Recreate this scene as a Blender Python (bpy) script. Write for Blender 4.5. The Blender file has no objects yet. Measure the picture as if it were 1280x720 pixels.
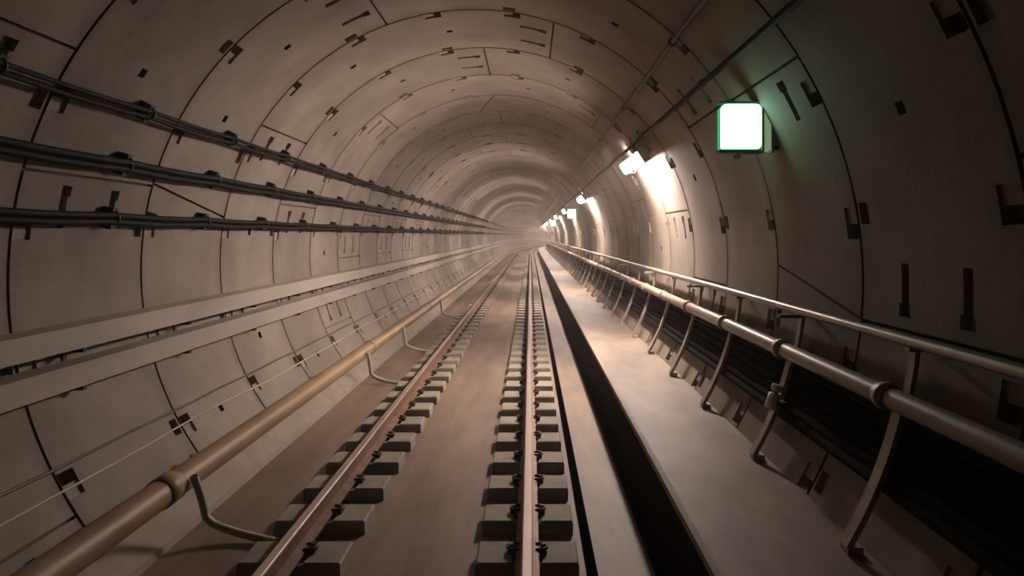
import bpy, math, random
from mathutils import Vector
random.seed(7)
R_ = math.radians
sc = bpy.context.scene
col = sc.collection

# ---------------------------------------------------------------- camera, world, exposure
# origin: floor slab level, camera above x = 0, tunnel runs along +y
CAM_Z = 2.18
cam_d = bpy.data.cameras.new('camera')
cam = bpy.data.objects.new('camera', cam_d); col.objects.link(cam)
cam.location = (0, 0, CAM_Z); cam.rotation_euler = (R_(90), 0, 0)
cam_d.sensor_width = 36.0; cam_d.lens = 868 / 1280 * 36
cam_d.shift_x = -23 / 1280; cam_d.shift_y = -66 / 1280
cam_d.clip_start = 0.05; cam_d.clip_end = 500
sc.camera = cam
world = bpy.data.worlds.new('world'); sc.world = world; world.use_nodes = True
world.node_tree.nodes['Background'].inputs[0].default_value = (0.35, 0.27, 0.21, 1)
world.node_tree.nodes['Background'].inputs[1].default_value = 0.0
sc.view_settings.view_transform = 'Standard'; sc.view_settings.look = 'None'
sc.view_settings.gamma = 1.0; sc.view_settings.use_curve_mapping = False
sc.view_settings.exposure = 0.0
LAMP_POWER = 285.0          # emission strength of the white luminaires
SIGN_POWER = 4.5
LAMP_COL = (1.0, 0.83, 0.74)
try:
    sc.cycles.max_bounces = 10; sc.cycles.diffuse_bounces = 4; sc.cycles.use_denoising = True
except Exception: pass

# ---------------------------------------------------------------- course of the tunnel
TCX, TCZ, TR = -0.60, 1.88, 2.70     # lining centre and inner radius
RING0, RINGW = 2.87, 1.5
Y_FAR = 150.0
def bend(y):
    return 0.0 if y < 80 else (y - 80) ** 2 / 370.0
def P(x, y, z): return (x + bend(y), y, z)
def polar(deg, r): a = R_(deg); return TCX + r * math.cos(a), TCZ + r * math.sin(a)

# ---------------------------------------------------------------- materials
def new_mat(name, base=(.5,.5,.5), rough=.7, metal=0.0, var=.0, scale=3.0, stretch=(1,1,1), col2=None, bump=0.0, bscale=30, spec=.5):
    m = bpy.data.materials.new(name); m.use_nodes = True
    nt = m.node_tree; b = nt.nodes['Principled BSDF']
    b.inputs['Roughness'].default_value = rough; b.inputs['Metallic'].default_value = metal
    b.inputs['Specular IOR Level'].default_value = spec
    b.inputs['Base Color'].default_value = (*base, 1)
    if var or col2:
        tc = nt.nodes.new('ShaderNodeNewGeometry'); mp = nt.nodes.new('ShaderNodeMapping')
        mp.inputs['Scale'].default_value = stretch
        nt.links.new(tc.outputs['Position'], mp.inputs['Vector'])
        n = nt.nodes.new('ShaderNodeTexNoise'); n.inputs['Scale'].default_value = scale
        n.inputs['Detail'].default_value = 6; n.inputs['Roughness'].default_value = .6
        nt.links.new(mp.outputs[0], n.inputs['Vector'])
        cr = nt.nodes.new('ShaderNodeValToRGB')
        c2 = col2 or tuple(v * (1 - var) for v in base)
        cr.color_ramp.elements[0].position = .35; cr.color_ramp.elements[0].color = (*c2, 1)
        cr.color_ramp.elements[1].position = .65; cr.color_ramp.elements[1].color = (*base, 1)
        nt.links.new(n.outputs['Fac'], cr.inputs[0]); nt.links.new(cr.outputs[0], b.inputs['Base Color'])
        if bump:
            n2 = nt.nodes.new('ShaderNodeTexNoise'); n2.inputs['Scale'].default_value = bscale; n2.inputs['Detail'].default_value = 4
            nt.links.new(tc.outputs['Position'], n2.inputs['Vector'])
            bp = nt.nodes.new('ShaderNodeBump'); bp.inputs['Strength'].default_value = bump; bp.inputs['Distance'].default_value = .01
            nt.links.new(n2.outputs['Fac'], bp.inputs['Height']); nt.links.new(bp.outputs[0], b.inputs['Normal'])
    return m

def lining_mat():
    m = bpy.data.materials.new('segment_concrete'); m.use_nodes = True
    nt = m.node_tree; N = nt.nodes.new; L = nt.links.new; b = nt.nodes['Principled BSDF']
    b.inputs['Roughness'].default_value = .72; b.inputs['Specular IOR Level'].default_value = .3
    g = N('ShaderNodeNewGeometry'); sx = N('ShaderNodeSeparateXYZ'); L(g.outputs['Position'], sx.inputs[0])
    # large mottling
    n1 = N('ShaderNodeTexNoise'); n1.inputs['Scale'].default_value = .9; n1.inputs['Detail'].default_value = 7; n1.inputs['Roughness'].default_value = .62
    L(g.outputs['Position'], n1.inputs['Vector'])
    cr = N('ShaderNodeValToRGB'); cr.color_ramp.elements[0].position = .3; cr.color_ramp.elements[1].position = .7
    cr.color_ramp.elements[0].color = (.175, .143, .117, 1); cr.color_ramp.elements[1].color = (.34, .288, .247, 1)
    L(n1.outputs['Fac'], cr.inputs[0])
    # a different batch of concrete for each ring
    s1 = N('ShaderNodeMath'); s1.operation = 'SUBTRACT'; s1.inputs[1].default_value = RING0; L(sx.outputs['Y'], s1.inputs[0])
    s2 = N('ShaderNodeMath'); s2.operation = 'DIVIDE'; s2.inputs[1].default_value = RINGW; L(s1.outputs[0], s2.inputs[0])
    s3 = N('ShaderNodeMath'); s3.operation = 'FLOOR'; L(s2.outputs[0], s3.inputs[0])
    wn = N('ShaderNodeTexWhiteNoise'); wn.noise_dimensions = '1D'; L(s3.outputs[0], wn.inputs['W'])
    mr = N('ShaderNodeMapRange'); mr.inputs['To Min'].default_value = .80; mr.inputs['To Max'].default_value = 1.05; L(wn.outputs['Value'], mr.inputs['Value'])
    mx = N('ShaderNodeVectorMath'); mx.operation = 'SCALE'; L(cr.outputs[0], mx.inputs[0]); L(mr.outputs[0], mx.inputs['Scale'])
    # damp dirt gathered along the ring joints
    fr = N('ShaderNodeMath'); fr.operation = 'FRACT'; L(s2.outputs[0], fr.inputs[0])
    a1 = N('ShaderNodeMath'); a1.operation = 'SUBTRACT'; a1.inputs[1].default_value = .5; L(fr.outputs[0], a1.inputs[0])
    a2 = N('ShaderNodeMath'); a2.operation = 'ABSOLUTE'; L(a1.outputs[0], a2.inputs[0])
    n3 = N('ShaderNodeTexNoise'); n3.inputs['Scale'].default_value = 2.2; n3.inputs['Detail'].default_value = 4; L(g.outputs['Position'], n3.inputs['Vector'])
    a3 = N('ShaderNodeMath'); a3.operation = 'MULTIPLY_ADD'; a3.inputs[1].default_value = .16; L(n3.outputs['Fac'], a3.inputs[0]); L(a2.outputs[0], a3.inputs[2])
    d = N('ShaderNodeMapRange'); d.inputs['From Min'].default_value = .50; d.inputs['From Max'].default_value = .575
    d.inputs['To Min'].default_value = 0; d.inputs['To Max'].default_value = .62; L(a3.outputs[0], d.inputs['Value'])
    mc = N('ShaderNodeMix'); mc.data_type = 'RGBA'; L(d.outputs[0], mc.inputs['Factor']); L(mx.outputs[0], mc.inputs['A'])
    mc.inputs['B'].default_value = (.17, .13, .10, 1)
    # vertical water streaks
    mp = N('ShaderNodeMapping'); mp.inputs['Scale'].default_value = (1.5, 7, .35); L(g.outputs['Position'], mp.inputs['Vector'])
    n4 = N('ShaderNodeTexNoise'); n4.inputs['Scale'].default_value = 1.0; n4.inputs['Detail'].default_value = 5; L(mp.outputs[0], n4.inputs['Vector'])
    st = N('ShaderNodeMapRange'); st.inputs['From Min'].default_value = .56; st.inputs['From Max'].default_value = .72; st.inputs['To Max'].default_value = .35
    L(n4.outputs['Fac'], st.inputs['Value'])
    m2 = N('ShaderNodeMix'); m2.data_type = 'RGBA'; L(st.outputs[0], m2.inputs['Factor']); L(mc.outputs['Result'], m2.inputs['A'])
    m2.inputs['B'].default_value = (.24, .20, .17, 1)
    L(m2.outputs['Result'], b.inputs['Base Color'])
    n2 = N('ShaderNodeTexNoise'); n2.inputs['Scale'].default_value = 25; n2.inputs['Detail'].default_value = 5; L(g.outputs['Position'], n2.inputs['Vector'])
    bp = N('ShaderNodeBump'); bp.inputs['Strength'].default_value = .25; bp.inputs['Distance'].default_value = .01
    L(n2.outputs['Fac'], bp.inputs['Height']); L(bp.outputs[0], b.inputs['Normal'])
    return m

def emit_mat(name, c, s):
    m = bpy.data.materials.new(name); m.use_nodes = True; nt = m.node_tree
    b = nt.nodes['Principled BSDF']; b.inputs['Base Color'].default_value = (*c, 1)
    b.inputs['Emission Color'].default_value = (*c, 1); b.inputs['Emission Strength'].default_value = s
    return m

M_LIN = lining_mat()
M_JOINT = new_mat('joint_gap', (.15,.11,.085), .9, var=.3, scale=6)
M_POCKET = new_mat('pocket_concrete', (.34,.285,.24), .85, var=.25, scale=8)
M_SLAB = new_mat('track_slab', (.285,.20,.152), .6, col2=(.15,.105,.08), scale=1.1, stretch=(2.2,.45,1), bump=.2)
M_WALK = new_mat('walkway_concrete', (.33,.245,.19), .6, col2=(.17,.13,.105), scale=1.3, stretch=(1.5,.7,1), bump=.15)
M_KERB = new_mat('kerb_concrete', (.30,.24,.19), .7, var=.25, scale=5)
M_BLACK = new_mat('shade_and_cable_black', (.006,.0055,.005), .95, spec=.1)  # near-black puts deep shade into trench and walkway side; slot, cables share it
M_BLOCK = new_mat('block_concrete', (.33,.29,.235), .75, col2=(.22,.195,.155), scale=4, bump=.2)
M_RUST = new_mat('rusty_rail_steel', (.26,.15,.10), .6, metal=.35, var=.45, scale=9)
M_HEAD = new_mat('polished_rail_steel', (.72,.62,.56), .38, metal=.8, var=.12, scale=14, stretch=(1,.2,1))
M_CLIP = new_mat('clip_steel', (.075,.055,.045), .6, metal=.5, var=.3, scale=20)
M_CABLE = new_mat('cable_sheath', (.012,.009,.007), .65, var=.3, scale=6, spec=.12)
M_CABLE2 = new_mat('dusty_cable_sheath', (.075,.060,.046), .5, var=.4, scale=5)
M_HANG = new_mat('hanger_steel', (.055,.043,.034), .6, metal=.4, var=.3, scale=12)
M_TRUNK = new_mat('trunking_grey', (.43,.38,.32), .5, var=.22, scale=2.5, stretch=(1,.4,1))
M_PIPE_L = new_mat('ochre_pipe_paint', (.37,.235,.13), .5, col2=(.25,.16,.09), scale=2.2, stretch=(1,.6,1))
M_PIPE_R = new_mat('dusty_pipe_paint', (.42,.33,.265), .42, col2=(.27,.20,.16), scale=3, stretch=(1,.5,1))
M_RAILING = new_mat('galvanised_steel', (.45,.40,.35), .4, metal=.35, var=.25, scale=6)
M_BRACK = new_mat('bracket_steel', (.44,.38,.32), .5, metal=.3, var=.35, scale=9)
M_COND = new_mat('wire_sheath_pale', (.55,.46,.36), .5, var=.15, scale=6)
M_HOSE = new_mat('drain_hose_grey', (.46,.43,.36), .55, var=.2, scale=6)
M_HOUS = new_mat('lamp_housing', (.46,.42,.37), .5, metal=.2, var=.2, scale=10)
M_WHITE = new_mat('white_enamel', (.92,.89,.85), .35, var=.06, scale=10)
M_LAMP = emit_mat('lit_diffuser', LAMP_COL, LAMP_POWER)
M_SIGN = emit_mat('lit_green_white_panel', (.52, 1.0, .72), SIGN_POWER)
M_SIGNG = emit_mat('green_panel_rim', (.03, .38, .14), 1.0)
M_SIDE = emit_mat('dim_side_window', (.55, .70, .46), .30)
M_SIGNH = new_mat('sign_housing', (.30,.40,.30), .5, var=.2, scale=10)

# ---------------------------------------------------------------- helpers
class MB:
    def __init__(s): s.v, s.f, s.m, s.sm = [], [], [], []
    def vert(s, p): s.v.append(p); return len(s.v) - 1
    def face(s, idx, mi=0, sm=False): s.f.append(tuple(idx)); s.m.append(mi); s.sm.append(sm)
    def hexa(s, c, mi=0):      # 8 corners: bottom 4, top 4
        b = len(s.v); s.v.extend(c)
        for q in ((0,3,2,1),(4,5,6,7),(0,1,5,4),(1,2,6,5),(2,3,7,6),(3,0,4,7)): s.face([b+i for i in q], mi)
    def box(s, x0, x1, y0, y1, z0, z1, mi=0):
        s.hexa([(x0,y0,z0),(x1,y0,z0),(x1,y1,z0),(x0,y1,z0),(x0,y0,z1),(x1,y0,z1),(x1,y1,z1),(x0,y1,z1)], mi)
    def obox(s, c, ax, ay, az, hx, hy, hz, mi=0):
        c, ax, ay, az = map(Vector, (c, ax, ay, az)); cs = []
        for k in (-1, 1):
            for i, j in ((-1,-1),(1,-1),(1,1),(-1,1)): cs.append(tuple(c + ax*hx*i + ay*hy*j + az*hz*k))
        s.hexa(cs, mi)
    def tube(s, pts, r, n=10, mi=0, caps=True):
        pts = [Vector(p) for p in pts]; base = len(s.v); up = Vector((0, 0, 1)); prev = None
        for i, p in enumerate(pts):
            t = (pts[min(i+1, len(pts)-1)] - pts[max(i-1, 0)]).normalized()
            if prev is None:
                a = t.cross(up)
                if a.length < .1: a = t.cross(Vector((1, 0, 0)))
            else: a = prev - t * prev.dot(t)
            a.normalize(); prev = a; b = t.cross(a)
            rr = r[i] if isinstance(r, (list, tuple)) else r
            for k in range(n):
                th = 2*math.pi*k/n; s.v.append(tuple(p + a*rr*math.cos(th) + b*rr*math.sin(th)))
        for i in range(len(pts)-1):
            for k in range(n):
                k2 = (k+1) % n
                s.face((base+i*n+k, base+i*n+k2, base+(i+1)*n+k2, base+(i+1)*n+k), mi, True)
        if caps:
            s.face([base+k for k in range(n)][::-1], mi); s.face([base+(len(pts)-1)*n+k for k in range(n)], mi)
    def sweep(s, prof, ys, mats=None, closed=True, off=None):   # profile (x,z) swept along the tunnel
        base = len(s.v); n = len(prof)
        for y in ys:
            dx, dz = off(y) if off else (0, 0)
            for x, z in prof: s.v.append(P(x+dx, y, z+dz))
        m = n if closed else n-1
        for i in range(len(ys)-1):
            for k in range(m):
                k2 = (k+1) % n
                s.face((base+i*n+k, base+i*n+k2, base+(i+1)*n+k2, base+(i+1)*n+k), mats[k] if mats else 0)
        if closed:
            s.face([base+k for k in range(n)][::-1]); s.face([base+(len(ys)-1)*n+k for k in range(n)])
    def build(s, name, mats, parent=None, kind=None, fix=True):
        me = bpy.data.meshes.new(name); me.from_pydata(s.v, [], s.f)
        if not isinstance(mats, (list, tuple)): mats = [mats]
        for m in mats: me.materials.append(m)
        me.polygons.foreach_set('material_index', s.m); me.polygons.foreach_set('use_smooth', s.sm); me.update()
        if fix:
            import bmesh
            bm = bmesh.new(); bm.from_mesh(me); bmesh.ops.recalc_face_normals(bm, faces=bm.faces); bm.to_mesh(me); bm.free()
        o = bpy.data.objects.new(name, me); col.objects.link(o)
        if parent: o.parent = parent
        if kind: o['kind'] = kind
        return o

def tag(o, label, cat, group=None):
    o['label'] = label; o['category'] = cat
    if group: o['group'] = group
    return o
def empty(name, loc, label=None, cat=None, group=None):
    o = bpy.data.objects.new(name, None); col.objects.link(o); o.location = loc; o.empty_display_size = .1
    if label: tag(o, label, cat, group)
    return o
def copy_tree(o, parent=None):
    c = o.copy(); col.objects.link(c); c.parent = parent
    for ch in list(o.children): copy_tree(ch, c)
    return c
def yrange(a, b, step):
    n = max(1, int(math.ceil((b - a) / step))); return [a + (b - a) * i / n for i in range(n + 1)]
def away(y):          # a findable place along the tunnel, for labels
    return 'about %d metres along the tunnel' % round(y)

# ---------------------------------------------------------------- tunnel lining (structure)
JOINTS = {-3: [(-5,0,1),(71,0,1),(147,0,1),(213,0,1)], -2: [(-2,6,1),(32,0,-1),(108,0,1),(164.6,0,1)],
          -1: [(32.3,0,1),(110,0,1),(166.8,5.5,-1),(230,0,1)], 0: [(-5,0,-1),(71.7,0,1),(147,0,1),(223,0,1)],
          1: [(13.4,0,-1),(90,0,1),(165,0,1),(231,0,1)], 2: [(-24,0,1),(52,0,1),(128,0,1),(204,0,-1)],
          3: [(20,0,-1),(94,8,1),(182,0,-1)]}
JP = [(13.4,0,-1),(90,0,1),(165,0,1),(231,0,1)]; JQ = [(30,0,-1),(106,0,1),(182,0,-1),(222,0,1)]
PP = [99.6 + 18.2*i for i in range(-8, 8)]
TH0, TH1 = -56.0, 236.0

def lining():
    out = {'wall_right': MB(), 'ceiling': MB(), 'wall_left': MB()}
    k = -4
    while RING0 + k*RINGW < Y_FAR:
        y0 = RING0 + k*RINGW
        kk = k - 3          # ring 0 of the table starts 7.37 m along
        joints = JOINTS.get(kk) or (JP if kk % 2 == 0 else JQ)
        detailed = -4 <= k <= 26
        # features: (th0, th1, y0, y1, depth, material)
        feats = [(TH0-1, TH1+1, 0, .028, .018, 1)]
        for a, sk, side in joints: feats.append((a-.22, a+.22, .028, RINGW, .03, 1))
        if detailed:
            ph = 0 if kk % 2 == 0 else .6
            for pi, a in enumerate(PP):
                a = a + ph
                if any(abs(a - j[0]) < 3.4 for j in joints): continue
                w = 1.9
                feats.append((a-w, a-.1, .03, .19, .085, 2)); feats.append((a-.1, a+w, .03, .19, .02, 2))               # near pockets
                if (pi + kk) % 2 == 0: feats.append((a-w+.5, a+w-.4, RINGW-.13, RINGW-.02, .045, 2))
            for a, sk, side in joints:
                if abs(sk) > 0: continue
                for yy in (.42, .98):                                     # long bolt slots beside the joint
                    b0, b1 = (a+1.6, a+8.0) if side > 0 else (a-8.0, a-1.6)
                    feats.append((b0, b1, yy, yy+.075, .04, 2))
                    e0, e1 = (a+1.6, a+3.2) if side > 0 else (a-3.2, a-1.6)
                    feats.append((e0, e1, yy-.025, yy+.10, .08, 2))
            js = sorted(j[0] for j in joints)
            for j0, j1 in zip([js[-1]-360]+js, js+[js[0]+360]):           # grout holes
                if j1 - j0 < 40: continue
                for q in (.34, .68):
                    a = j0 + (j1-j0)*q
                    feats.append((a-.75, a+.75, .70, .775, .07, 1))
        step = 3.0 if k < 30 else 6.0
        th = set([45.0, 135.0, TH0, TH1]); a = TH0
        while a < TH1: th.add(round(a, 4)); a += step
        ys = set([0.0, RINGW, .75])
        for f in feats:
            for q in (f[0], f[1]):
                if TH0 < q < TH1: th.add(round(q, 4))
            for q in (f[2], f[3]): ys.add(round(q, 4))
        th = sorted(th); ys = sorted(ys); nt, ny = len(th)-1, len(ys)-1
        D = [[0.0]*ny for _ in range(nt)]; MI = [[0]*ny for _ in range(nt)]
        for f in feats:
            for i in range(nt):
                tc = (th[i]+th[i+1])/2
                if not (f[0] < tc < f[1]): continue
                for j in range(ny):
                    yc = (ys[j]+ys[j+1])/2
                    if f[2] < yc < f[3] and D[i][j] == 0: D[i][j] = f[4]; MI[i][j] = f[5]
        skews = [(j[0], j[1]) for j in joints if j[1]]
        cache = {}
        def vtx(mb, name, i, j, d):
            key = (name, i, j, round(d, 4))
            if key in cache: return cache[key]
            t = th[i]; y = ys[j]
            for a, sk in skews:
                w = max(0, 1 - abs(t-a)/14.0); t += sk*(y/RINGW-.5)*w
            x, z = polar(t, TR + d)
            cache[key] = mb.vert(P(x, y0+y, z)); return cache[key]
        for i in range(nt):
            tc = (th[i]+th[i+1])/2
            name = 'wall_right' if tc < 45 else ('ceiling' if tc < 135 else 'wall_left'); mb = out[name]
            for j in range(ny):
                d = D[i][j]
                mb.face((vtx(mb,name,i,j,d), vtx(mb,name,i+1,j,d), vtx(mb,name,i+1,j+1,d), vtx(mb,name,i,j+1,d)), MI[i][j])
                if i+1 < nt and D[i+1][j] != d:
                    e = D[i+1][j]; mi = MI[i][j] or MI[i+1][j]
                    mb.face((vtx(mb,name,i+1,j,d), vtx(mb,name,i+1,j,e), vtx(mb,name,i+1,j+1,e), vtx(mb,name,i+1,j+1,d)), mi)
                if j+1 < ny and D[i][j+1] != d:
                    e = D[i][j+1]; mi = MI[i][j] or MI[i][j+1]
                    mb.face((vtx(mb,name,i,j+1,d), vtx(mb,name,i,j+1,e), vtx(mb,name,i+1,j+1,e), vtx(mb,name,i+1,j+1,d)), mi)
                if j == 0 and d > 0:
                    mb.face((vtx(mb,name,i,0,0), vtx(mb,name,i,0,d), vtx(mb,name,i+1,0,d), vtx(mb,name,i+1,0,0)), MI[i][j])
        k += 1
    for name, mb in out.items(): mb.build(name, [M_LIN, M_JOINT, M_POCKET], kind='structure', fix=False)
lining()

YS = yrange(-3, 60, 3) + yrange(62, Y_FAR, 2)
# slab with the thin slot and the drain trench; slab panel joints as shallow grooves
fl = MB()
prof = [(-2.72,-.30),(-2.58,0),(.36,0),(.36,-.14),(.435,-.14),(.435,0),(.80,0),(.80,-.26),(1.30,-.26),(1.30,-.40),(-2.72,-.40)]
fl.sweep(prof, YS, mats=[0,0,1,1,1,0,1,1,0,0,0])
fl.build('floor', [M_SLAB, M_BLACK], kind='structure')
# hump of mortar between slab and lining below the ochre pipe
tr = MB(); tr.sweep([(-2.62,-.02),(-2.50,-.02),(-2.52,.05),(-2.72,.22)], YS); tr.build('trim_1', M_KERB, kind='structure')

# evacuation walkway
wk = empty('walkway', (1.3, 0, 0), 'raised concrete walkway along the right wall above the black drain trench', 'walkway')
WZ = CAM_Z - 1.64
def rel(o, root):           # parts are modelled in world space
    o.parent = root; o.matrix_parent_inverse.identity(); o.location = -root.location; return o
m = MB(); m.sweep([(.925,WZ-.05),(1.86,WZ-.05),(1.80,WZ),(.925,WZ)], YS); rel(m.build('deck', M_WALK), wk)
m = MB(); m.sweep([(.885,WZ-.04),(.925,WZ-.05),(.925,WZ+.006),(.885,WZ+.006)], YS); o = rel(m.build('kerb', M_KERB), wk); o['label'] = 'pale worn kerb edge of the walkway'
m = MB(); m.sweep([(.935,-.255),(1.25,-.255),(1.25,WZ-.052),(.935,WZ-.052)], YS); o = rel(m.build('support_wall', M_BLACK), wk); o['label'] = 'side under the walkway, coloured black for deep shade'

# ---------------------------------------------------------------- rails
RAILZ = .27
RX = {'right': -0.02, 'left': -1.535}
def rail(x, label):
    b = .115; h = RAILZ
    prof = [(-.075,b),(.075,b),(.075,b+.012),(.012,b+.030),(.009,h-.045),(.035,h-.034),(.036,h-.006),(.026,h),(-.026,h),(-.036,h-.006),(-.035,h-.034),(-.009,h-.045),(-.012,b+.030),(-.075,b+.012)]
    m = MB(); m.sweep([(x+a, z) for a, z in prof], YS, mats=[0]*14)
    r = m.build('rail', M_RUST); tag(r, label, 'rail')
    t = MB(); t.sweep([(x-.028,h-.001),(x+.028,h-.001),(x+.024,h+.0015),(x-.024,h+.0015)], YS)
    q = t.build('running_band', M_HEAD, r); q['label'] = 'polished running surface of the rail'
rail(RX['right'], 'right-hand steel rail beside the narrow floor slot, running straight ahead')
rail(RX['left'], 'left-hand rusty steel rail on the side of the ochre pipe')

def make_block():
    t = empty('sleeper_block', (0,0,0))
    b = MB(); L, W, H = .165, .33, .10
    for sx in (-1, 1):      # twin pads either side of the rail seat, bevelled top edges
        x0, x1 = (.085, W) if sx > 0 else (-W, -.085)
        bv = .012
        c = [(x0,-L,0),(x1,-L,0),(x1,L,0),(x0,L,0),(x0,-L,H-bv),(x1,-L,H-bv),(x1,L,H-bv),(x0,L,H-bv)]
        b.hexa(c); b.hexa([(x0,-L,H-bv),(x1,-L,H-bv),(x1,L,H-bv),(x0,L,H-bv),(x0+bv,-L+bv,H),(x1-bv,-L+bv,H),(x1-bv,L-bv,H),(x0+bv,L-bv,H)])
    b.box(-.085, .085, -L, L, 0, .085)
    b.build('block', M_BLOCK, t)
    p = MB(); p.box(-.10, .10, -.09, .09, .085, .115); p.build('rail_pad', M_CLIP, t)
    for sx in (-1, 1):
        c = MB(); c.box(sx*.105-.022, sx*.105+.022, -.045, .045, .09, .128)
        c.tube([(sx*.055,-.045,.133),(sx*.10,-.05,.138),(sx*.128,-.02,.135),(sx*.128,.025,.135),(sx*.10,.045,.138),(sx*.055,.04,.133)], .010, 6)
        cl = c.build('clip', M_CLIP, t)
        q = MB(); q.tube([(sx*.105,0,.128),(sx*.105,0,.155)], .016, 6); q.build('bolt', M_CLIP, cl)
    return t
proto = make_block()
B_Y = [5.865 + .65*i for i in range(-6, 110)]
first = True
for side in ('right', 'left'):
    for y in B_Y:
        if y < 1.9: continue
        o = proto if first else copy_tree(proto); first = False
        o.location = P(RX[side], y, 0); 
        o.rotation_euler = (0, 0, -math.atan(2*(y-80)/370) if y > 80 else 0)
        tag(o, 'low concrete sleeper block clamping the %s-hand rail to the slab' % side, 'sleeper block', 'sleeper blocks under the %s rail' % side)

# ---------------------------------------------------------------- left wall services
def cable(name, ang, r0, rad, mat, label, cat, group=None, sag=.0, ys=None, wob=0.0, seed=0, n=8, phase=0.62):
    rnd = random.Random(seed); a, b, c = rnd.random()*6, rnd.random()*6, rnd.random()*6
    pts = []
    ys = ys or (yrange(-3, 45, .375 if (sag or wob) else 3) + yrange(47, Y_FAR, 2))
    for y in ys:
        x, z = polar(ang, r0)
        u = ((y - RING0)/RINGW - phase) % 1.0
        s = sag*4*u*(1-u) if y < 46 else 0
        w = wob*(math.sin(y*1.1+a) + .6*math.sin(y*2.3+b) + .5*math.sin(y*.45+c)) if y < 46 else 0
        pts.append(P(x, y, z - s + w))
    m = MB(); m.tube(pts, rad, n); o = m.build(name, mat); tag(o, label, cat, group); return o
def ang_of(slope, r):        # polar angle on the left side whose line of sight has this slope below/above the camera axis
    best = None
    for i in range(1000, 2400):
        a = i/10; x, z = polar(a, r)
        if x < -.5:
            e = abs((z-CAM_Z)/(-x) - slope)
            if best is None or e < best[0]: best = (e, a)
    return best[1]
def ang_r(slope, r):
    best = None
    for i in range(-500, 900):
        a = i/10; x, z = polar(a, r)
        if x > .5:
            e = abs((z-CAM_Z)/x - slope)
            if best is None or e < best[0]: best = (e, a)
    return best[1]
bund = [('highest', .318, .018, .30, 'upper'), ('middle', .172, .026, .55, 'middle'), ('lowest', .041, .024, .1, 'lower')]
A_B = []
for nm, sl, rad, _, _2 in bund:
    a = ang_of(sl, 2.60); A_B.append(a)
    da = math.degrees((rad*1.35 if nm == 'highest' else rad*1.0)/2.60)
    cable('power_cable', a-da, 2.60, rad, M_CABLE, 'black cable on the left wall, top one of the %s pair' % nm, 'cable', sag=.012, seed=1)
    cable('power_cable', a+da, 2.60, rad, M_CABLE, 'black cable on the left wall, bottom one of the %s pair' % nm, 'cable', sag=.016, seed=2)
# hangers: one per ring on each cable line
def make_hanger(ang, hh):
    t = empty('cable_hanger', (0,0,0))
    p = MB(); x, z = polar(ang, 2.655); a = R_(ang)
    u = (math.cos(a), 0, math.sin(a)); v = (-math.sin(a), 0, math.cos(a))
    p.obox((x, 0, z), u, (0,1,0), v, .045, .03, hh); p.build('back_plate', M_HANG, t)
    h = MB(); pts = []
    for s_ in [i/8 for i in range(9)]:
        th = math.pi*(1.0*s_) ; rr = hh*.8
        px = 2.60 + .05 - .075*math.sin(th); tt = math.cos(th)*rr
        q = polar(ang, px); pts.append((q[0]+v[0]*tt, 0, q[1]+v[2]*tt))
    h.tube(pts, .011, 6); h.build('hook', M_HANG, t)
    return t
for (nm, sl, rad, _, _2), a in zip(bund, A_B):
    pr = make_hanger(a, rad*2+.03); f = True
    for k in range(-2, 30):
        y = RING0 + (k+.62)*RINGW
        if y > 48: break
        o = pr if f else copy_tree(pr); f = False
        o.location = (0, y, 0)
        tag(o, 'small dark hook holding the %s pair of black cables to the left wall' % nm, 'cable hanger', 'hangers of the %s cable pair' % nm)

def trunking(zt, zb, label):
    xf = -3.08
    t = empty('cable_trunking', (xf, 0, 0), label, 'cable trunking')
    m = MB(); m.sweep([(xf,zb),(xf,zt),(xf-.10,zt+.015),(xf-.20,zt+.012),(xf-.20,zb)], YS); rel(m.build('box_channel', M_TRUNK), t)
    m = MB(); m.sweep([(xf+.012,zt-.012),(xf+.012,zt+.014),(xf-.10,zt+.028),(xf-.10,zt+.014),(xf+.001,zt+.001),(xf+.001,zt-.012)], YS)
    o = rel(m.build('lid_lip', M_TRUNK), t)
    for k in range(-1, 26):
        y = RING0 + (k+.3)*RINGW
        b = MB(); b.box(xf-.19, xf-.01, y-.02, y+.02, zb-.035, zb-.001); b.box(xf-.19, xf-.15, y-.02, y+.02, zb-.12, zb-.03)
        rel(b.build('bracket', M_HANG), t)
trunking(CAM_Z - .205*3.08, CAM_Z - .252*3.08, 'upper pale grey cable trunking along the left wall')
trunking(CAM_Z - .288*3.08, CAM_Z - .337*3.08, 'lower pale grey cable trunking along the left wall')
cable('signal_wire', ang_of(-.490, 2.685), 2.685, .011, M_CABLE2, 'thin dark cable on the lower left wall below the trunkings', 'cable', sag=.01, seed=5)
cable('telephone_wire', ang_of(-.548, 2.67), 2.67, .0085, M_COND, 'thin pale wavy wire hanging on the lower left wall', 'wire', wob=.012, seed=8)

# ochre pipe with collars
pp = empty('water_pipe', (-2.50, 0, 0), 'thick ochre pipe lying along the foot of the left wall', 'pipe')
PX, PZ = -2.47, CAM_Z - .700*2.47
m = MB(); m.tube([P(PX, y, PZ) for y in YS], .096, 18); rel(m.build('pipe_barrel', M_PIPE_L), pp)
for k in range(0, 11):
    y = 4.7 + 6*k
    m = MB(); m.tube([P(PX,y-.09,PZ),P(PX,y-.088,PZ),P(PX,y+.088,PZ),P(PX,y+.09,PZ)], [.097,.106,.106,.097], 18); rel(m.build('collar', M_PIPE_L), pp)
for k in range(0, 25):
    y = 2.6 + 3*k
    m = MB(); x, z = PX, PZ
    m.hexa([P(x-.26,y-.04,z-.10),P(x-.06,y-.04,z-.10),P(x-.06,y+.04,z-.10),P(x-.26,y+.04,z-.10),P(x-.26,y-.04,z-.03),P(x-.05,y-.04,z-.06),P(x-.05,y+.04,z-.06),P(x-.26,y+.04,z-.03)])
    rel(m.build('saddle', M_KERB), pp)
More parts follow.
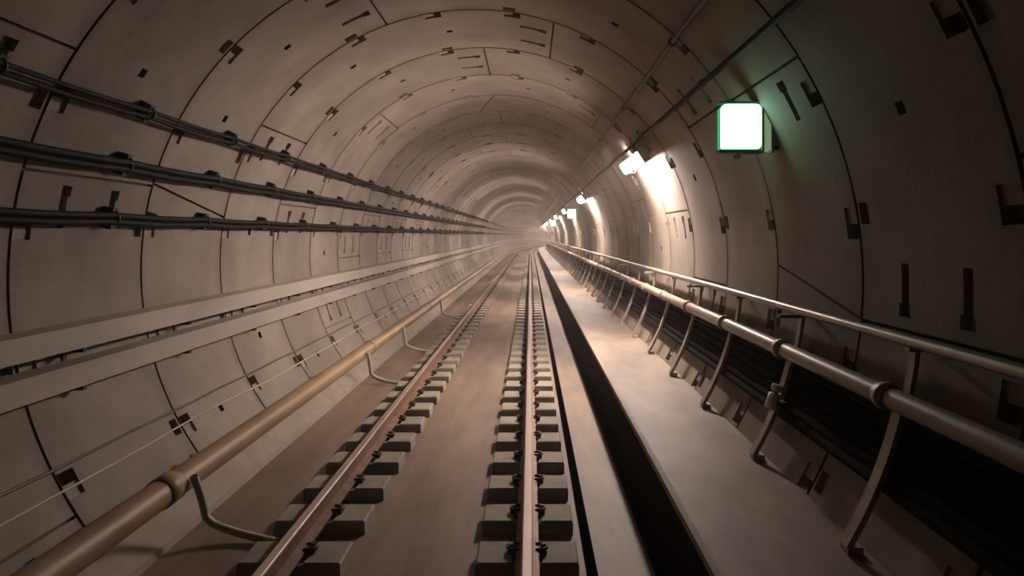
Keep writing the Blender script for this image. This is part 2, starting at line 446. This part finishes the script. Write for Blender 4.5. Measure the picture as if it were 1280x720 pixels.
# drain hoses curling from the wall to the rail
for n_, (y, w) in enumerate([(4.95, 'nearest the camera'), (10.1, 'second along from the camera'), (12.9, 'third along from the camera'), (18.2, 'farthest of those one can see')]):
    m = MB(); pts = []
    for i in range(13):
        s_ = i/12
        if s_ < .45: q = s_/.45; x = -2.34+.02*q; z = .50-.36*q
        else:
            q = (s_-.45)/.55; x = -2.32+.56*q; z = .035+.105*(1-q)**3
        pts.append((x, y - .12 + .14*math.sin(s_*3), z))
    m.tube(pts, .028, 8)
    o = m.build('drain_hose', M_HOSE); tag(o, 'grey hose from the ochre pipe to the left rail, %s' % w, 'hose')

# ---------------------------------------------------------------- right wall services
PA, PRr = -12.35, 2.508
mp = empty('hydrant_pipe', (1.85, 0, 0), 'long dusty pipe carried on brackets along the right wall', 'pipe')
px, pz = polar(PA, PRr)
m = MB(); m.tube([P(px, y, pz) for y in YS], .056, 16); rel(m.build('pipe_barrel', M_PIPE_R), mp)
LEG_Y = [3.60 + 1.5*i for i in range(-1, 46)]
for y in LEG_Y[:40]:
    m = MB(); m.tube([P(px,y-.055,pz),P(px,y-.053,pz),P(px,y+.053,pz),P(px,y+.055,pz)], [.057,.068,.068,.057], 16); rel(m.build('collar', M_PIPE_R), mp)
hr = ang_r(-.281, 2.585); hx, hz = polar(hr, 2.585)
m = MB(); m.tube([P(hx, y, hz) for y in YS], .030, 12); o = m.build('handrail', M_RAILING); tag(o, 'slim grey handrail running above the pipe on the right wall', 'handrail')

def arc_strip(m, a0, a1, ra, th, hw, n=10):
    pts = []
    for i in range(n+1):
        a = a0 + (a1-a0)*i/n
        for r in (ra, ra+th):
            x, z = polar(a, r)
            for y in (-hw, hw): pts.append((x, y, z))
    b = len(m.v); m.v.extend(pts)
    for i in range(n):
        p, q = b+i*4, b+(i+1)*4
        m.face((p,p+1,q+1,q)); m.face((p+2,q+2,q+3,p+3)); m.face((p,q,q+2,p+2)); m.face((p+1,p+3,q+3,q+1))
    m.face((b,b+2,b+3,b+1)); e = b+n*4; m.face((e,e+1,e+3,e+2))
def make_bracket(arm):
    t = empty('pipe_bracket', (0,0,0))
    m = MB(); arc_strip(m, -12.5, -30.4, 2.572, .03, .042); m.build('leg', M_BRACK, t)
    m = MB(); x, z = polar(-30.2, 2.60); m.box(x-.02, x+.06, -.045, .045, z-.03, z+.006); m.build('foot', M_BRACK, t)
    m = MB(); m.tube([(px,-.02,pz),(px,.02,pz)], .074, 14); m.build('clamp', M_BRACK, t)
    m = MB(); arc_strip(m, -12.5, hr-.2, 2.60, .025, .03, 6); m.build('post', M_BRACK, t)
    m = MB(); m.box(hx-.02, hx+.115, -.025, .025, hz-.05, hz-.028); m.build('stay', M_BRACK, t)
    if arm:
        m = MB(); m.box(hx-.15, hx+.03, -.02, .02, hz-.055, hz-.03); m.build('side_arm', M_BRACK, t)
    return t
pa, pb = make_bracket(False), make_bracket(True); ua = ub = True
for i, y in enumerate(LEG_Y):
    if y > 63: break
    if i % 2: o = pa if ua else copy_tree(pa); ua = False
    else: o = pb if ub else copy_tree(pb); ub = False
    o.location = P(0, y, 0)
    tag(o, 'curved steel bracket holding pipe and handrail%s on the right wall' % (' with a short side arm' if i % 2 == 0 else ''), 'bracket',
        'wall brackets with side arm' if i % 2 == 0 else 'plain wall brackets')
# heavy black cables stacked on the wall behind the brackets
for i in range(6):
    cable('feeder_cable', -14.4 - 1.60*i, 2.638, .034, M_CABLE2 if 0 else M_BLACK, 'heavy black cable behind the wall brackets, number %s counted down from the pipe' % ['one','two','three','four','five','six'][i],
          'cable', ys=yrange(-3, 60, .75)+yrange(62, Y_FAR, 2), wob=.003, seed=20+i)
# tag canister on the fourth bracket
cn = empty('sample_flask', (0, 4.98, 0), 'white labelled canister with a shiny cap strapped to a bracket leg', 'canister')
def pc(a, r, y): x, z = polar(a, r); return Vector((x, y, z))
c0, c1 = pc(-22.2, 2.50, 0), pc(-19.4, 2.50, 0); d = (c1-c0)
m = MB(); m.tube([tuple(c0), tuple(c0+d*.05), tuple(c0+d*.92), tuple(c1)], [.032,.043,.043,.02], 12); m.build('body', M_WHITE, cn)
m = MB(); m.tube([tuple(c1+d*.10), tuple(c1+d*.18), tuple(c1+d*.45), tuple(c1+d*.5)], [.036,.044,.044,.036], 12); o = m.build('cap', M_WHITE, cn)
m = MB(); m.tube([tuple(c1-d*.05), tuple(c1+d*.12)], .018, 10); m.build('neck', M_CLIP, cn)
m = MB(); x, z = polar(-20.8, 2.545); m.box(x-.03, x+.04, -.05, .05, z-.015, z+.015); m.build('strap', M_CLIP, cn)

# overhead cables on the right shoulder
def ray_point(slope, inset):   # right wall point whose line of sight has this slope
    a = ang_r(slope, TR-inset); return a
def shoulder(name, slope, inset, rad, mat, label, cat):
    a = ang_r(slope, TR-inset); x, z = polar(a, TR-inset)
    m = MB(); ys = yrange(-3, 45, .75) + yrange(47, Y_FAR, 2)
    pts = []
    for y in ys:
        u = ((y-RING0)/3.0) % 1.0; s = .010*4*u*(1-u) if y < 46 else 0
        pts.append(P(x, y, z - s))
    m.tube(pts, rad, 10); o = m.build(name, mat); tag(o, label, cat); return a
aA = shoulder('earth_cable', 1.367, .06, .022, M_CABLE2, 'single dusty cable along the right side of the vault, above the lamps', 'cable')
aB = shoulder('lighting_cable', .884, .11, .024, M_CABLE, 'black cable along the right wall running just over the lamps and green signs', 'cable')
def make_cleat(ang, inset):
    t = empty('cable_cleat', (0,0,0)); a = R_(ang); u = (math.cos(a),0,math.sin(a)); v = (-math.sin(a),0,math.cos(a))
    x, z = polar(ang, TR-inset/2+.01); m = MB(); m.obox((x,0,z), u, (0,1,0), v, inset/2, .02, .02); m.build('stem', M_HANG, t)
    x, z = polar(ang, TR-inset); m = MB(); m.tube([(x,-.025,z),(x,.025,z)], .033, 10); m.build('collar', M_HANG, t)
    return t
for ang, ins, nm in ((aA,.06,'vault cable above the lamps'), (aB,.11,'cable running over the lamps')):
    pr = make_cleat(ang, ins); f = True
    for k in range(-1, 14):
        y = RING0 + 3.0*k
        if y > 40: break
        o = pr if f else copy_tree(pr); f = False; o.location = (0, y, 0)
        tag(o, 'small cleat fixing the %s to the lining' % nm, 'cable cleat', 'cleats of the ' + nm)

# ---------------------------------------------------------------- lamps
def make_lamp():
    t = empty('tunnel_lamp', (0,0,0))
    # local frame: x along wall-normal outwards (towards the wall), y along tunnel, z up the wall
    m = MB(); m.box(.02, .10, -.80, .80, -.03, .10); m.box(-.07, .02, -.90, .90, .085, .105); m.box(-.07,.04,-.915,-.895,-.09,.105); m.box(-.07,.04,.895,.915,-.09,.105)
    m.box(.02,.04,-.90,.60,-.09,.105)
    m.build('housing', M_HOUS, t)
    d = MB(); prof = [(.02,.085),(-.06,.085),(-.075,.05),(-.075,-.06),(-.055,-.09),(.02,-.09)]
    n = len(prof); b = len(d.v)
    for y in (-.89, .89):
        for x, z in prof: d.v.append((x, y, z))
    for k in range(n): d.face((b+k, b+(k+1)%n, b+n+(k+1)%n, b+n+k))
    d.face([b+k for k in range(n)][::-1]); d.face([b+n+k for k in range(n)])
    d.build('diffuser', M_LAMP, t)
    g = MB()
    for y in (-.35, .35): g.tube([(.03,y,-.09),(-.02,y,-.14),(-.07,y,-.12),(-.09,y,-.04),(-.08,y,.07),(-.04,y,.10)], .005, 5)
    g.build('wire_guard', M_HANG, t)
    for ya in (-.55, .5):
        s = MB(); s.box(.08, .17, ya, ya+.06, .0, .05); s.build('mount', M_HANG, t)
    w = MB(); w.tube([(.06,-.2,.09),(.05,-.2,.22),(.09,-.18,.33)], .008, 6); w.build('lead', M_CABLE, t)
    return t
lamp = make_lamp(); f = True
LAMP_ANG = math.degrees(math.atan2(1.06+.30, 1.50+.60)) 
LAMP_R = math.hypot(2.10, 1.36) + .03
lx, lz = polar(LAMP_ANG, LAMP_R)
ordn = ['nearest of the row', 'second of the row', 'third of the row', 'fourth of the row', 'fifth of the row', 'sixth of the row', 'seventh of the row', 'eighth of the row', 'ninth of the row','tenth of the row','eleventh of the row','twelfth of the row']
for i, y in enumerate([10.15 + 10.2*k for k in range(12)]):
    o = lamp if f else copy_tree(lamp); f = False
    o.location = P(lx, y, lz); o.rotation_euler = (0, -R_(LAMP_ANG), -math.atan(2*(y-80)/370) if y > 80 else 0)
    tag(o, 'long white lamp high on the right wall, %s going in' % ordn[i], 'lamp', 'white lamps on the right wall')

# green-white lit signs facing the driver
def make_sign():
    t = empty('lit_sign', (0,0,0))
    W, H, D = .155, .172, .05
    m = MB(); r = .03; pts = []
    for cx, cz, a0 in ((W-r,H-r,0),(-W+r*1.6,H-r*1.6,90),(-W+r*.4,-H+r*.4,180),(W-r,-H+r,270)):
        rr = {0:r, 90:r*1.6, 180:r*.4, 270:r}[a0]
        for j in range(5):
            a = R_(a0+90*j/4); pts.append((cx+rr*math.cos(a), cz+rr*math.sin(a)))
    n = len(pts); b = len(m.v)
    for y in (-D, D-.005):
        for x, z in pts: m.v.append((x, y, z))
    for k in range(n): m.face((b+k, b+(k+1)%n, b+n+(k+1)%n, b+n+k), 1)
    m.face([b+k for k in range(n)][::-1], 0); m.face([b+n+k for k in range(n)], 0)
    m.build('lit_panel', [M_SIGN, M_SIGNG], t)
    h = MB(); h.box(W+.002, W+.02, -.07, .07, -H-.02, H+.02); h.box(-W-.01, W+.02, -.055, .055, -H-.03, -H-.008); h.box(-W-.01, W+.02, -.055, .055, H+.008, H+.02)
    h.build('frame', M_SIGNH, t)
    s = MB(); s.box(W+.022, W+.075, -.06, .05, -H-.01, H+.0); q = s.build('side_panel', M_SIDE, t); q['label'] = 'dim pale green side window of the sign'
    s = MB(); s.box(W+.078, W+.10, -.06, .06, -H-.03, H+.05); s.build('back_plate', M_SIGNH, t)
    s = MB(); s.box(W+.10, W+.30, -.02, .02, H-.04, H-.01); s.build('mount', M_HANG, t)
    s = MB(); s.box(W+.10, W+.20, -.02, .02, -H, -H+.03); s.build('mount', M_HANG, t)
    p = MB(); p.box(-.05, .01, -.03, -.02, -H-.075, -H-.045); p.box(-.03,-.01,-.03,-.02,-H-.05,-H-.02); o = p.build('label_plate', M_WHITE, t)
    return t
sign = make_sign(); f = True
for i, (y, w) in enumerate([(5.38, 'nearest and largest'), (27.2, 'second one, small between distant white lamps'), (49.0, 'third one, tiny far down the tunnel')]):
    o = sign if f else copy_tree(sign); f = False
    o.location = (1.615, y, CAM_Z + .835)
    tag(o, 'square glowing green-white sign box on the right wall, %s' % w, 'sign', 'lit green-white signs')

# ---------------------------------------------------------------- dusty tunnel air
HAZE = 0.0048
m = MB(); m.box(-3.6, 18, -3, Y_FAR, -.2, 4.7)
hm = bpy.data.materials.new('dusty_air'); hm.use_nodes = True; nt = hm.node_tree; nt.nodes.clear()
vo = nt.nodes.new('ShaderNodeOutputMaterial'); vs = nt.nodes.new('ShaderNodeVolumePrincipled')
vs.inputs['Color'].default_value = (.85, .72, .66, 1); vs.inputs['Density'].default_value = HAZE; vs.inputs['Anisotropy'].default_value = .35
nt.links.new(vs.outputs[0], vo.inputs['Volume'])
o = m.build('haze', hm); tag(o, 'thin dusty haze filling the length of the tunnel', 'haze'); o['kind'] = 'stuff'
